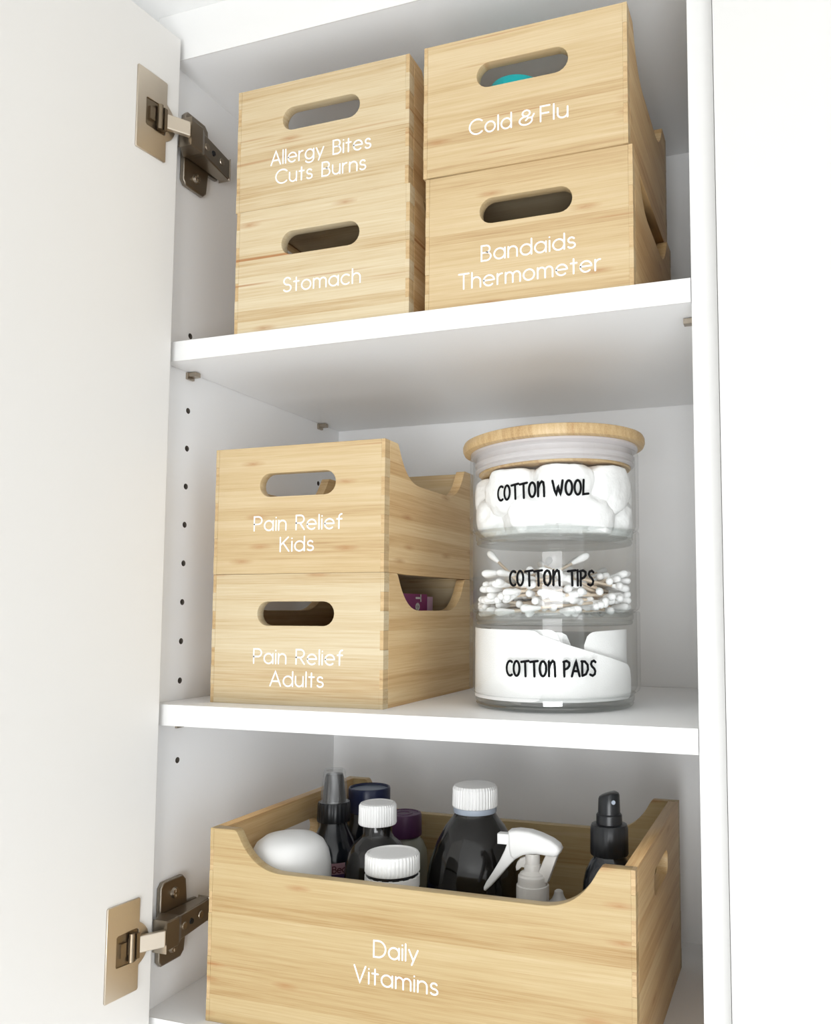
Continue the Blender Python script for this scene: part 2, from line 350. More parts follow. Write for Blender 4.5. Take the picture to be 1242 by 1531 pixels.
# ------------------------------------------------------------------ the room (setting)
def struct(name, x0, x1, y0, y1, z0, z1, m):   # metres
    bm = bmesh.new(); add_box(bm, *[v * 1000 for v in (x0, x1, y0, y1, z0, z1)])
    o = finish(name, bm, m); o['kind'] = 'structure'; return o
struct('floor', -1.6, 2.6, -2.8, .30, -.1, 0, M['floor'])
struct('ceiling', -1.6, 2.6, -2.8, .30, 2.4, 2.5, M['ceil'])
struct('wall_back', -1.6, 2.6, .30, .40, -.1, 2.5, M['wall'])
struct('wall_front', -1.6, 2.6, -2.9, -2.8, -.1, 2.5, M['wall'])
struct('wall_left', -1.7, -1.6, -2.9, .40, -.1, 2.5, M['wall'])
struct('wall_right', 2.6, 2.7, -2.9, .40, -.1, 2.5, M['wall'])
def window(name, axis, cx, cz, w_, h_, at):
    bm = bmesh.new(); t = .05; d0, d1 = at
    for (a0, a1, b0, b1) in ((-w_ / 2 - t, -w_ / 2, -h_ / 2 - t, h_ / 2 + t), (w_ / 2, w_ / 2 + t, -h_ / 2 - t, h_ / 2 + t), (-w_ / 2, w_ / 2, h_ / 2, h_ / 2 + t), (-w_ / 2, w_ / 2, -h_ / 2 - t, -h_ / 2)):
        v = (cx + a0, cx + a1, d0, d1, cz + b0, cz + b1) if axis == 'x' else (d0, d1, cx + a0, cx + a1, cz + b0, cz + b1)
        add_box(bm, *[q * 1000 for q in v])
    o = finish(name, bm, M['edge']); o['kind'] = 'structure'
window('window_1', 'x', .95, 1.12, 1.42, 1.42, (-2.8, -2.70))
window('window_2', 'y', -1.3, 1.5, 1.16, 1.46, (2.50, 2.6))

# ------------------------------------------------------------------ the wall cabinet
W, D, T = 419.0, 281.4, 16.1
ZT, ZB, ZS1, ZS2 = 286.4, -473.2, 32.3, -255.7
cab = thing('wall_cabinet', 'open white wall cabinet holding the bamboo crates and glass jars', 'cabinet', (0, 0, ZB - T))
cz = ZB - T
HOLES_Y = (32.3, 240.0); HOLES_K = range(-2, 10)
def side_panel(x0, x1, inner):
    o = box('side_panel', x0, x1, 0, D + 9, 0, ZT - ZB + 2 * T, [M['melamine'], M['hole']], cab)
    bm = bmesh.new()
    for hy in HOLES_Y:
        for k in HOLES_K:
            r = bmesh.ops.create_cone(bm, cap_ends=True, segments=16, radius1=2.5, radius2=2.5, depth=20)
            bmesh.ops.transform(bm, matrix=Matrix.Translation((inner, hy, -32 * k - cz)) @ Matrix.Rotation(PI / 2, 4, 'Y'), verts=r['verts'])
    bmesh.ops.scale(bm, vec=(.001,) * 3, verts=bm.verts)
    me = bpy.data.meshes.new('cut'); bm.to_mesh(me); bm.free(); me.materials.append(M['hole'])
    c = bpy.data.objects.new('cut', me); COL.objects.link(c); c.parent = cab
    md = o.modifiers.new('b', 'BOOLEAN'); md.object = c; md.operation = 'DIFFERENCE'; md.solver = 'EXACT'
    try: md.material_mode = 'TRANSFER'
    except Exception: pass
    bpy.context.view_layer.update()
    new = bpy.data.meshes.new_from_object(o.evaluated_get(bpy.context.evaluated_depsgraph_get()))
    o.modifiers.clear(); o.data = new; bpy.data.objects.remove(c)
    box('edge_band', x0, x1, -.8, -.02, 0, ZT - ZB + 2 * T, M['edge'], o, bevel=.3)
    return o
side_panel(-T, 0, 0); side_panel(W, W + T, W)
for nm, z in (('top_panel', ZT - cz), ('bottom_panel', 0)):
    s = box(nm, 0, W, 1.0, D, z, z + T, M['melamine'], cab)
    box('edge_band', 0, W, .1, .98, z, z + T, M['edge'], s, bevel=.3)
box('back_panel', 0, W, D, D + 8, 0, ZT - ZB + 2 * T, M['melamine'], cab)
for z in (ZS1, ZS2):
    s = box('shelf', .6, W - .6, 1.2, D - 1, z - cz, z + T - cz, M['melamine'], cab)
    box('edge_band', .6, W - .6, .2, 1.2, z - cz, z + T - cz, M['edge'], s, bevel=.4)
def pin(x, sgn, y, z):
    bm = bmesh.new()
    add_box(bm, *sorted((x, x + sgn * 9)), y - 3.2, y + 3.2, z - 4.2, z - .6)
    add_box(bm, *sorted((x, x + sgn * 2.2)), y - 4.2, y + 4.2, z - 6.2, z - .6)
    finish('shelf_pin', bm, M['nickel'], cab, bevel=.6)
for z in (ZS1, ZS2):
    for y in HOLES_Y: pin(0, 1, y - cz * 0, z - cz); pin(W, -1, y, z - cz)

# door, opened a little past square; drawn in its own plane (u outwards from the hinge side, v up)
A0 = math.radians(-95.643); E0 = (13.5, -6.0)
du = Vector((math.cos(A0), math.sin(A0), 0)); dn = Vector((-du.y, du.x, 0)); dn = dn if dn.x > 0 else -dn
R_door = Matrix((du, Vector((0, 0, 1)), dn)).transposed()
DB, DT_ = -486.0, 299.3
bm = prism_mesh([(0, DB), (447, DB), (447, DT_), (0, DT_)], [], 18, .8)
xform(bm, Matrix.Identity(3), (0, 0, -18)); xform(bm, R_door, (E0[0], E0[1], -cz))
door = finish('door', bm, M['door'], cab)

def hinge(zc, flip):
    """concealed cup hinge; local frame = cabinet frame, zc = height of the cup centre"""
    def dp(bm, off=0): return xform(bm, R_door, (E0[0] + dn.x * off, E0[1] + dn.y * off, zc - cz))
    # arm screwed to the side wall
    bm = bmesh.new(); h = 9.0
    prof = [(-5, 11, 25), (10, 11, 25), (16, 9.2, 22), (58, 9.0, 15.5)]
    rows = []
    for y, hh, xo in prof:
        rows.append([bm.verts.new(v) for v in ((5 if y > 0 else 14, y, -hh), (xo, y, -hh), (xo, y, hh), (5 if y > 0 else 14, y, hh))])
    for a, b in zip(rows, rows[1:]):
        for i in range(4): bm.faces.new((a[i], a[(i + 1) % 4], b[(i + 1) % 4], b[i]))
    bm.faces.new(rows[0]); bm.faces.new(rows[-1][::-1])
    bmesh.ops.translate(bm, vec=(0, 0, zc - cz), verts=bm.verts)
    arm = finish('hinge', bm, M['steel_dark'], cab, bevel=1.0)
    arm['label'] = 'nickel cup hinge near the %s of the door' % ('top' if not flip else 'bottom')
    # cup plate with bulging round rim and cut-out
    pl = [(14.5, 33), (42, 33), (42.7, 32), (42.7, -32), (42, -33), (14.5, -33), (13.6, -32)]
    a0 = math.degrees(math.acos((21.5 - 13.6) / 17.5))
    pts = pl + [(21.5 + 17.5 * math.cos(math.radians(t)), 17.5 * math.sin(math.radians(t))) for t in [180 + a0 + (360 - 2 * a0 - 360) * 0 + 0]]
    ring = arc(21.5, 0, 17.2, 17.2, -(180 - a0), -(180 + a0), 14)
    outline = [(13.6, 32), (14.6, 33), (42, 33), (42.7, 32), (42.7, -32), (42, -33), (14.6, -33), (13.6, -32)] + ring
    cut = [(34, -10), (33, -11), (20, -11.5), (16, -11.5), (14.5, -10), (14.5, 10), (16, 11.5), (20, 11.5), (33, 11), (34, 10)]
    finish('cup_plate', dp(prism_mesh(outline, [cut], 1.6, .4)), M['nickel_satin'], arm)
    bm = bmesh.new()                                             # the recessed cup seen through the cut-out
    r = bmesh.ops.create_cone(bm, cap_ends=True, segments=40, radius1=14, radius2=17, depth=.6)
    bmesh.ops.translate(bm, vec=(21.5, 0, .3), verts=r['verts'])
    add_box(bm, 16, 19, -9, 9, .3, 5); add_box(bm, 26, 31, -5, 5, .3, 2.6); 
    r = bmesh.ops.create_cone(bm, cap_ends=True, segments=16, radius1=2.2, radius2=2.2, depth=20)
    bmesh.ops.transform(bm, matrix=Matrix.Translation((22, 0, 3.4)) @ Matrix.Rotation(PI / 2, 4, 'X'), verts=r['verts'])
    finish('hinge_cup', dp(bm), M['hollow'], arm, smooth=40)
    # bright link plate between cup and arm
    bm = bmesh.new(); a = Vector((10.5, -27.5)); b = Vector((25, -5.6)); n2 = Vector((-(b - a).y, (b - a).x)).normalized() * 2.2
    for q in (0,):
        vs = [bm.verts.new((p.x, p.y, zz)) for zz in (-6, 6) for p in (a - n2, b - n2, b + n2, a + n2)]
        for f in ((0, 1, 2, 3), (7, 6, 5, 4), (0, 4, 5, 1), (1, 5, 6, 2), (2, 6, 7, 3), (3, 7, 4, 0)): bm.faces.new([vs[i] for i in f])
    bmesh.ops.translate(bm, vec=(0, 0, zc - cz), verts=bm.verts)
    finish('hinge_link', bm, M['nickel_satin'], arm, bevel=.8)
    # cross-shaped mounting plate with two screws
    pl = [(16, -32), (38, -32), (42, -28), (44, -10), (56, -9), (56, 9), (44, 10), (42, 28), (38, 32), (16, 32), (12.5, 28), (12.5, -28)]
    bm = xform(prism_mesh(pl, [], 4.5, 1.2), YZ, (0, 0, zc - cz))
    finish('mounting_plate', bm, M['steel_dark'], arm)
    for s in (-1, 1):
        bm = bmesh.new()
        r = bmesh.ops.create_cone(bm, cap_ends=True, segments=24, radius1=4.4, radius2=3.6, depth=2.4)
        bmesh.ops.transform(bm, matrix=Matrix.Translation((5.5, 28, zc - cz + s * 21)) @ Matrix.Rotation(PI / 2, 4, 'Y'), verts=r['verts'])
        add_box(bm, 6.4, 7.1, 25, 31, zc - cz + s * 21 - .6, zc - cz + s * 21 + .6); add_box(bm, 6.4, 7.1, 27.4, 28.6, zc - cz + s * 21 - 3, zc - cz + s * 21 + 3)
        finish('screw', bm, M['nickel'], arm, smooth=40)
    for yy, xx, rr in ((20, 21.6, 3.2), (30, 20, 2.6), (44, 17.8, 3.4)):
        bm = bmesh.new()
        r = bmesh.ops.create_cone(bm, cap_ends=True, segments=20, radius1=rr, radius2=rr * .8, depth=1.6)
        bmesh.ops.transform(bm, matrix=Matrix.Translation((xx, yy, zc - cz)) @ Matrix.Rotation(PI / 2, 4, 'Y'), verts=r['verts'])
        finish('screw', bm, M['nickel'] if rr > 3 else M['black_plastic'], arm, smooth=40)
hinge(220.0, False); hinge(-411.5, True)

# the closed cabinet beside it, and the filler strip up to the ceiling
cb2 = thing('wall_cabinet', 'closed white wall cabinet at the right edge of the picture', 'cabinet', (436.0, 0, cz))
box('carcass', 0, 450, 0, D + 9, 0, ZT - ZB + 2 * T, M['melamine'], cb2)
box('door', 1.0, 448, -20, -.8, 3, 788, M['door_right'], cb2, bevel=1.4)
t1 = box('trim_1', -T, 886, 1.2, 17, 302.6, 329.6, M['edge'], None, bevel=.5); t1.location = P(0, 0, 0); t1['kind'] = 'structure'

# ------------------------------------------------------------------ bamboo crates
WT = 8.5
def scoop_outline(L, H, z0=0, a0=0, a1=None):
    a1 = L if a1 is None else a1
    c = bez((23, H), (30, H - 14), (40, H - 28.5), (64, H - 28.6), 12)
    left = [(p, q) for p, q in c if p > 23.5]
    pts = [(a0, z0), (a1, z0), (a1, H)] if a1 - a0 > 60 else []
    right = [(L - p, q) for p, q in left]
    return [(a0, z0), (a1, z0), (a1, H), (L - 21.5, H), (L - 23, H - .8)] + right + left[::-1] + [(23, H - .8), (21.5, H), (a0, H)]
def corner_fingers(parent, x0, x1, y0, y1, H, n, phase, face):
    """finger joint: end-grain and long-grain blocks alternating up the corner"""
    bm = bmesh.new(); h = H / n
    for k in range(n):
        ins = .12 if (k + phase) % 2 else 0
        for f in add_box(bm, x0 + (ins if x0 < 1 else 0), x1 - (ins if x1 > 10 else 0), y0 + (ins if y0 < 1 else 0), y1 - (ins if y1 > 10 else 0), k * h + .06, (k + 1) * h - .06): f.material_index = (k + phase) % 2
    bmesh.ops.scale(bm, vec=(.001,) * 3, verts=bm.verts); me = bpy.data.meshes.new('finger_joint'); bm.to_mesh(me); bm.free()
    link('finger_joint', me, [M[face], M['bam_end']], parent)
def crate(loc, Wd, Dp, H, label, scooped='sides', texts=(), rz=0, phase=0, group='small stackable bamboo crates', nf=7, face='bam_x'):
    t = thing('bamboo_crate', label, 'crate', loc, rz, group)
    J = 3.0                                            # width of the joint strip that shows on the front
    sl_front = [slot(Wd / 2 - J, H - 31, 68.5, 18.8)] if scooped == 'sides' else []
    if scooped == 'sides':
        fo = [(0, 0), (Wd - 2 * J, 0), (Wd - 2 * J, H), (0, H)]
    else:
        fo = [(min(max(x - J, 0), Wd - 2 * J), z) for x, z in scoop_outline(Wd, H)]
    for nm, y0 in (('front_panel', 0), ('back_panel', Dp - WT)):
        finish(nm, xform(prism_mesh(fo, sl_front, WT, .35), XZ, (J, y0, 0)), M[face], t)
    # side panels run between front and back, with the joint strips at their ends
    if scooped == 'sides':
        so = [(min(max(y, WT), Dp - WT), z) for y, z in scoop_outline(Dp, H)]; sh = []
    else:
        so = [(WT, 0), (Dp - WT, 0), (Dp - WT, H), (WT, H)]; sh = [slot(Dp / 2, H - 31, 68.5, 18.8)]
    for x0 in (0, Wd - WT):
        finish('side_panel', xform(prism_mesh(so, sh, WT, .3), YZ, (x0, 0, 0)), M['bam_y'], t)
    for i, (x0, x1) in enumerate(((0, J), (Wd - J, Wd))):
        for j, (y0, y1) in enumerate(((0, WT), (Dp - WT, Dp))):
            corner_fingers(t, x0, x1, y0, y1, H, nf, phase + i + j, face)
    box('base_board', WT, Wd - WT, WT, Dp - WT, 1.0, 6.0, M['bam_x'], t)
    lines = [(s, x0 - loc[0], x1 - loc[0], z0 - loc[2], z1 - loc[2]) for (s, x0, x1, z0, z1) in texts]
    if lines: lettering(lines, M['vinyl_white'], t, lambda x, z, d: (x, -d, z), gap=.21)
    return t
CW, CD, CH = 152.0, 186.0, 101.4
Z1 = ZS1 + T; Z2 = ZS2 + T
crate((63.0, 6.5, Z1), CW, CD, CH, 'bamboo crate lettered Stomach, lower one of the top shelf left stack', texts=[('Stomach', 107.6, 174.6, 79.8, 78.9)], phase=1)
crate((61.5, 7.0, Z1 + CH + .15), CW, CD, CH, 'bamboo crate lettered Allergy Bites Cuts Burns, upper one of the left stack', texts=[('Allergy Bites', 93.6, 181.6, 184.6, 183.3), ('Cuts Burns', 98.3, 177.6, 168.6, 167.0)])
crate((227.6, 7.0, Z1), CW + 1, CD, CH, 'bamboo crate whose second line reads Thermometer, lower one of the right stack', face='bam_mid', texts=[('Bandaids', 271.6, 340.2, 82.2, 82.6), ('Thermometer', 254.2, 357.8, 63.4, 64.4)], phase=0)
crate((226.0, 5.6, Z1 + CH + .15), CW, CD, CH, 'bamboo crate lettered Cold & Flu, upper one of the right stack', face='bam_mid', texts=[('Cold', 262.6, 294.4, 176.8, 176.8), ('&', 300.6, 311.6, 176.6, 176.8), ('Flu', 316.2, 335.8, 176.9, 176.8)], phase=1)
crate((35.4, 25.4, Z2), CW + .6, CD, CH, 'bamboo crate lettered Pain Relief Adults, under the Kids crate', texts=[('Pain Relief', 75.4, 154.0, -207.8, -207.7), ('Adults', 90.8, 137.6, -224.9, -224.6)], phase=1)
crate((34.6, 26.2, Z2 + CH + .15), CW + .6, CD, CH, 'bamboo crate lettered Pain Relief Kids, on the middle shelf on top of another', face='bam_mid', texts=[('Pain Relief', 72.4, 151.2, -103.7, -104.0), ('Kids', 96.8, 126.5, -120.7, -120.4)])
BX, BY, BW, BD, BH = 51.6, 9.6, 325.0, 215.0, 141.2
crate((BX, BY, ZB), BW, BD, BH, 'large bamboo crate lettered Daily Vitamins, full of bottles, scooped front', scooped='front', texts=[('Daily', 191.4, 225.2, -409.0, -408.2), ('Vitamins', 176.2, 240.2, -427.6, -428.1)], group=None, nf=9, face='bam_deep')

# things inside the small crates
def tube_cap(): pass
t = thing('medicine_tub', 'turquoise topped tub inside the crate lettered Cold & Flu', 'tub', (283, 54, Z1 + CH + 6.2))
lathe('tub_body', [(0, 0), (19, 0), (20, 1.5), (20, 42), (18, 44), (0, 44)], M['plastic_white'], t)
lathe('lid', [(0, 44.1), (21.2, 44.1), (21.8, 46), (21.8, 76), (20.8, 79.5), (18, 81.2), (0, 81.6)], M['turq'], t)
t = thing('medicine_carton', 'purple medicine carton lying in the crate lettered Pain Relief Adults', 'carton', (0, 0, Z2 + 6.3))
bm = bmesh.new(); add_box(bm, 122, 164, 106, 158, 0, 81)
finish('carton', bm, M['carton'], t, bevel=.5)
bm = bmesh.new(); add_box(bm, 122, 164.2, 158.3, 170, 0, 79)
finish('carton_flap', bm, M['carton_pale'], t, bevel=.3)
bm = bmesh.new()
for pl in ([(0, 1), (.64, 1)], [(.32, 1), (.32, 0)]):      # T e, turned to read downwards
    ribbon(bm, pl, .11, lambda x, y: (164.4, 133.5 + y * 10, 80.0 - x * 8))
for pl in GLY['e'][1]:
    ribbon(bm, pl, .11, lambda x, y: (164.4, 133.5 + y * 10, 72.5 - x * 8))
bmesh.ops.scale(bm, vec=(.001,) * 3, verts=bm.verts); me = bpy.data.meshes.new('lettering'); bm.to_mesh(me); bm.free()
link('lettering', me, M['vinyl_white'], t)

# ------------------------------------------------------------------ stacked glass jars
JX, JY, PITCH, JH = 298.1, 101.8, 61.5, 72.0
jr_out = [(0, 0), (58, 0), (60.6, .8), (61.5, 3), (61.5, 9.0), (63.5, 10.6), (65.8, 12.5), (66.5, 15), (66.5, JH - 1), (66, JH), (64.6, JH), (64, JH - 1), (64, 15), (62.8, 12.2), (61, 11.0)]
jar_labels = ['round glass jar lettered COTTON PADS, lowest of the jar stack', 'round glass jar lettered COTTON TIPS, middle of the jar stack', 'round glass jar lettered COTTON WOOL, topmost of the jar stack']
jar_text = [('COTTOn PADS', -105.7, -48.5, -213.2, -212.6), ('COTTOn TIPS', -103.3, -49.5, -148.9, -148.8), ('COTTOn WOOL', -112.7, -52.6, -86.6, -83.5)]
jars = []
for i in range(3):
    z0 = Z2 + .2 + i * PITCH
    t = thing('glass_jar', jar_labels[i], 'jar', (JX, JY, z0), 0, 'stackable glass jars')
    lathe('jar_wall', jr_out[4:], M['glass'], t, seg=96, smooth=30)
    lathe('jar_base', [(0, .5), (54, .5), (56, 0), (60.0, .6), (61.2, 2.4), (60.4, 3.6), (61.6, 4.8), (61.6, 8.2), (60.9, 8.8), (61.7, 9.6), (62.6, 10.4), (61, 10.9), (59.5, 7.5), (57, 6.0), (0, 5.6)], M['glass_base'], t, seg=96, smooth=30)
    s, a0, a1, b0, b1 = jar_text[i]
    st, wd = text_strokes(s, HAND, .13, .42); bm = bmesh.new()
    f = lambda x, z, d: ((66.6 + d) * math.cos(math.radians(x)), (66.6 + d) * math.sin(math.radians(x)), z)
    for si, pl in enumerate(st):
        q = [(a0 + (a1 - a0) * x / wd, b0 + (b1 - b0) * x / wd + y * 10.8 - z0) for x, y in pl]
        q2 = []
        for a, b in zip(q, q[1:]):
            n = max(1, int(abs(b[0] - a[0]) / 2 + abs(b[1] - a[1]) / 2)); q2 += [(a[0] + (b[0] - a[0]) * k / n, a[1] + (b[1] - a[1]) * k / n) for k in range(n)]
        q2.append(q[-1])
        # work in arc-length so strokes keep an even width
        kx = 66.75 * PI / 180
        ribbon(bm, [(x * kx, z) for x, z in q2], .88, lambda x, z: f(x / kx, z, .06 * (si % 3)))
    bmesh.ops.scale(bm, vec=(.001,) * 3, verts=bm.verts); me = bpy.data.meshes.new('lettering'); bm.to_mesh(me); bm.free()
    link('lettering', me, M['vinyl_black'], t)
    jars.append((t, z0))
top, ztop = jars[2]
lz = -42.8 - ztop
lid = lathe('lid', [(0, 0), (69, 0), (71, .8), (72, 3), (72, 6), (71, 8.2), (69, 9), (0, 9)], M['bam_lid'], top, seg=96, smooth=30, loc=mm(0, 0, lz + .9))
lid.rotation_euler = (0, -.040, 0)
lid['label'] = 'bamboo lid with a clear silicone seal'
lathe('lid_plug', [(0, -17.2), (59, -17.2), (60, -16.4), (60, -.1), (0, -.1)], M['bam_lid'], lid, seg=96, smooth=30)
lathe('seal_ring', [(60.1, -15.5), (61, -15.5), (63.0, -14), (61.8, -12), (61.8, -10), (63.2, -8.5), (61.8, -6), (61.8, -4), (63.4, -3), (66.2, -1.8), (66.2, -.15), (60.1, -.15)], M['seal'], lid, seg=96, smooth=30)

# cotton wool balls in the top jar
def fluff(seed, cx, cy, cz_, r):
    """one ball: lumpy, fuzzy, flattened where it meets the glass; local frame centred on the ball"""
    bm = bmesh.new(); bmesh.ops.create_icosphere(bm, subdivisions=5, radius=1)
    for v in bm.verts:
        d = v.co.copy(); n1 = noise.noise(d * 1.2 + Vector((seed * 9.1, 0, 0))); n2 = noise.noise(d * 3.4 + Vector((0, seed * 5.3, 0)))
        n3 = noise.noise(d * 9 + Vector((0, 0, seed))); n4 = noise.noise(d * 24 + Vector((seed, 0, 0)))
        k = r * (1 + .15 * n1 + .07 * n2 + .02 * n3 + .012 * n4); x, y, z = cx + d.x * k, cy + d.y * k, cz_ + d.z * k
        q = math.hypot(x, y); lim = 63.2 + .25 * n3
        if q > lim - 3: t_ = lim - 3 + 3 * (1 - math.exp(-(q - lim + 3) / 3)); x, y = x * t_ / q, y * t_ / q
        z = max(z, 6.4 + .1 * n3) if z < 8 else z
        top_ = 56.6 + .04 * x
        if z > top_ - 3: z = top_ - 3 + 2.6 * (1 - math.exp(-(z - top_ + 3) / 3))
        v.co = Vector((x - cx, y - cy, z - cz_))
    bmesh.ops.scale(bm, vec=(.001,) * 3, verts=bm.verts); me = bpy.data.meshes.new('cotton_ball'); bm.to_mesh(me); bm.free()
    me.materials.append(M['cotton'])
    for p in me.polygons: p.use_smooth = True
    return me
spots = []
for n, R_, zz, ph, r in ((7, 41, 20, 8, 21.5), (7, 43, 41, -16, 24), (3, 15, 22, 40, 20), (2, 13, 40, 0, 21)):
    for k in range(n):
        a = math.radians(ph + 360 * k / n + random.uniform(-5, 5)); spots.append((R_ * math.cos(a), R_ * math.sin(a), zz + random.uniform(-2, 1.5), r + random.uniform(-1, 1.5)))
for k, (x, y, z, r) in enumerate(spots):
    o = bpy.data.objects.new('cotton_ball', fluff(k + 1, x, y, z, r)); COL.objects.link(o)
    o.location = P(JX + x, JY + y, ztop + z)
    tag(o, 'white cotton wool ball packed inside the topmost glass jar', 'cotton ball', 'cotton wool balls in the top jar')

# cotton tips in the middle jar
bm = bmesh.new(); r = bmesh.ops.create_cone(bm, cap_ends=True, segments=10, radius1=1.15, radius2=1.15, depth=66)
bmesh.ops.rotate(bm, matrix=Matrix.Rotation(PI / 2, 3, 'Y'), verts=bm.verts); bmesh.ops.scale(bm, vec=(.001,) * 3, verts=bm.verts)
me_stick = bpy.data.meshes.new('stick'); bm.to_mesh(me_stick); bm.free(); me_stick.materials.append(M['paper_stick'])
for p in me_stick.polygons: p.use_smooth = True
bm = bmesh.new(); prof = [(0, 7.6), (1.2, 7.3), (2.3, 6.2), (2.85, 4.2), (2.75, 1.5), (2.2, -2.5), (1.7, -6), (1.2, -7.5)]; rings = []
for r_, z in prof:
    rings.append([bm.verts.new((z, r_ * math.cos(2 * PI * i / 12), r_ * math.sin(2 * PI * i / 12))) for i in range(12)] if r_ else [bm.verts.new((z, 0, 0))])
for A, B in zip(rings, rings[1:]):
    for i in range(12):
        j = (i + 1) % 12
        bm.faces.new((A[0], B[i], B[j]) if len(A) == 1 else (A[i], A[j], B[j], B[i]))
bmesh.ops.recalc_face_normals(bm, faces=bm.faces)
bmesh.ops.scale(bm, vec=(.001,) * 3, verts=bm.verts); me_tip = bpy.data.meshes.new('tip'); bm.to_mesh(me_tip); bm.free(); me_tip.materials.append(M['cotton'])
for p in me_tip.polygons: p.use_smooth = True
z_floor = jars[1][1] + 5.9
def swab(cx, cy, cz_, az, tilt, label=None):
    o = bpy.data.objects.new('cotton_tip', me_stick); COL.objects.link(o)
    o.location = P(JX + cx, JY + cy, cz_); o.rotation_euler = (0, tilt, az)
    tag(o, label or 'white cotton tip with a paper stick lying in the middle jar', 'cotton tip', 'cotton tips in the middle jar')
    for s in (1, -1):
        c = bpy.data.objects.new('tip', me_tip); COL.objects.link(c); c.parent = o; c.location = (s * .030, 0, 0)
        c.rotation_euler = (0, 0, 0 if s > 0 else PI)
rs = random.Random(11)
for k in range(165):
    lay = rs.random() ** 1.15
    az = rs.gauss(math.radians(-75), .75) if rs.random() < .55 else rs.uniform(0, PI)
    p_ = rs.uniform(-44, 44); lim = math.sqrt(60.5 ** 2 - p_ ** 2) - 38; al = rs.uniform(-lim, lim)
    if rs.random() < .5: al = math.copysign(lim, al)
    cx = al * math.cos(az) - p_ * math.sin(az); cy = al * math.sin(az) + p_ * math.cos(az)
    hmax = 34 - .25 * abs(p_)
    z = z_floor + 4 + lay * hmax
    tl = rs.uniform(-.10, .10) - (0 if lay < .5 else rs.uniform(-.14, .14))
    if z - abs(math.sin(tl)) * 37 < z_floor + 3: z = z_floor + 3 + abs(math.sin(tl)) * 37
    swab(cx, cy, z, az, tl)
swab(-24, -26, z_floor + 30, math.radians(-28), .62, 'cotton tip standing out highest at the left of the heap')      # the ones poking out of the heap
swab(2, -30, z_floor + 30, math.radians(25), -.50, 'cotton tip poking up steeply right of the middle of the heap')
swab(-6, 8, z_floor + 33, math.radians(60), -.42, 'cotton tip rising at the back middle of the heap')
swab(-14, 0, z_floor + 32, math.radians(88), -.45, 'cotton tip rising at the back just left of the middle')
swab(24, -8, z_floor + 22, math.radians(12), -.34, 'cotton tip sticking out at the right edge of the heap')
swab(24, 14, z_floor + 24, math.radians(32), -.32, 'cotton tip leaning out at the back right of the heap')

# cotton pads standing curled in the bottom jar
def pad(a0, a1, R_, thick, prof_top, z_lo, label, wob=0, n=36, m_=10):
    bm = bmesh.new(); outer = []; inner = []
    for i in range(n + 1):
        f = i / n; a = math.radians(a0 + (a1 - a0) * f); e = min(f, 1 - f) * abs(math.radians(a1 - a0)) * R_
        cr = max(0, 1 - e / 9.0); drop = 9 * (1 - math.sqrt(max(0, 1 - cr * cr)))
        zt = prof_top(f) - drop; zb = z_lo + drop * .7; rr = R_ + wob * math.sin(3.1 * f * PI)
        co = []; ci = []
        for j in range(m_ + 1):
            g = j / m_; z = zb + (zt - zb) * g; pf = math.sqrt(max(0, 1 - (2 * g - 1) ** 6)) * math.sqrt(max(0.02, 1 - (2 * f - 1) ** 16))
            w_ = .25 * noise.noise(Vector((a * 6, z * .12, R_)))
            co.append(bm.verts.new(((rr + w_) * math.cos(a), (rr + w_) * math.sin(a), z)))
            ci.append(bm.verts.new(((rr - .3 - thick * pf + w_) * math.cos(a), (rr - .3 - thick * pf + w_) * math.sin(a), z)))
        outer.append(co); inner.append(ci)
    for i in range(n):
        for j in range(m_):
            bm.faces.new((outer[i][j], outer[i + 1][j], outer[i + 1][j + 1], outer[i][j + 1]))
            bm.faces.new((inner[i][j], inner[i][j + 1], inner[i + 1][j + 1], inner[i + 1][j]))
        bm.faces.new((outer[i][m_], outer[i + 1][m_], inner[i + 1][m_], inner[i][m_])); bm.faces.new((outer[i][0], inner[i][0], inner[i + 1][0], outer[i + 1][0]))
    for i in (0, n):
        for j in range(m_): bm.faces.new((outer[i][j], outer[i][j + 1], inner[i][j + 1], inner[i][j]))
    o = finish('cotton_pad', bm, M['pad'], None, P(JX, JY, jars[0][1]), smooth=60)
    return tag(o, label, 'cotton pad', 'cotton pads in the bottom jar')
pad(-186, -82, 62.0, 6, lambda f: 60 - 1.5 * f, 7.5, 'cotton pad curled upright against the left front of the bottom jar')
pad(-192, -70, 55.0, 6, lambda f: 59, 7.0, 'cotton pad standing just behind the left front pad', .6)
pad(-100, -4, 61.0, 5, lambda f: 58 - 30 * max(0, f - .12) ** .8, 7.5, 'cotton pad in the bottom jar whose top edge slopes down to the right', 0)
pad(-52, 34, 56.0, 4, lambda f: 57 + 1.5 * math.sin(f * PI), 8.0, 'cotton pad standing at the right wall of the bottom jar')
pad(40, 150, 60.0, 6, lambda f: 55, 7.0, 'cotton pad standing at the back of the bottom jar')
pad(-200, -60, 47.5, 7, lambda f: 57, 7.0, 'innermost cotton pad on the left of the bottom jar', .8)

# ------------------------------------------------------------------ bottles in the large crate
FL = ZB + 6.2     # crate floor
def at(name, label, cat, x, y): return thing(name, label, cat, (x, y, FL), 0, None)
H_ = lambda z: z - FL
# white domed tub
t = at('cosmetic_tub', 'white domed tub at the left end of the large crate', 'tub', 93.5, 54)
lathe('tub_body', [(0, 0), (29, 0), (31, 2), (31.5, 10), (31.5, 70), (0, 70)], M['plastic_white'], t)
T_ = H_(-342.6)
lathe('domed_lid', [(0, 70.2), (32, 70.2), (32.4, 72), (32.4, T_ - 30), (31.9, T_ - 22), (30, T_ - 14), (26, T_ - 7), (20, T_ - 2.6), (12, T_ - .6), (10.5, T_ - .2), (0, T_)], M['plastic_white'], t)
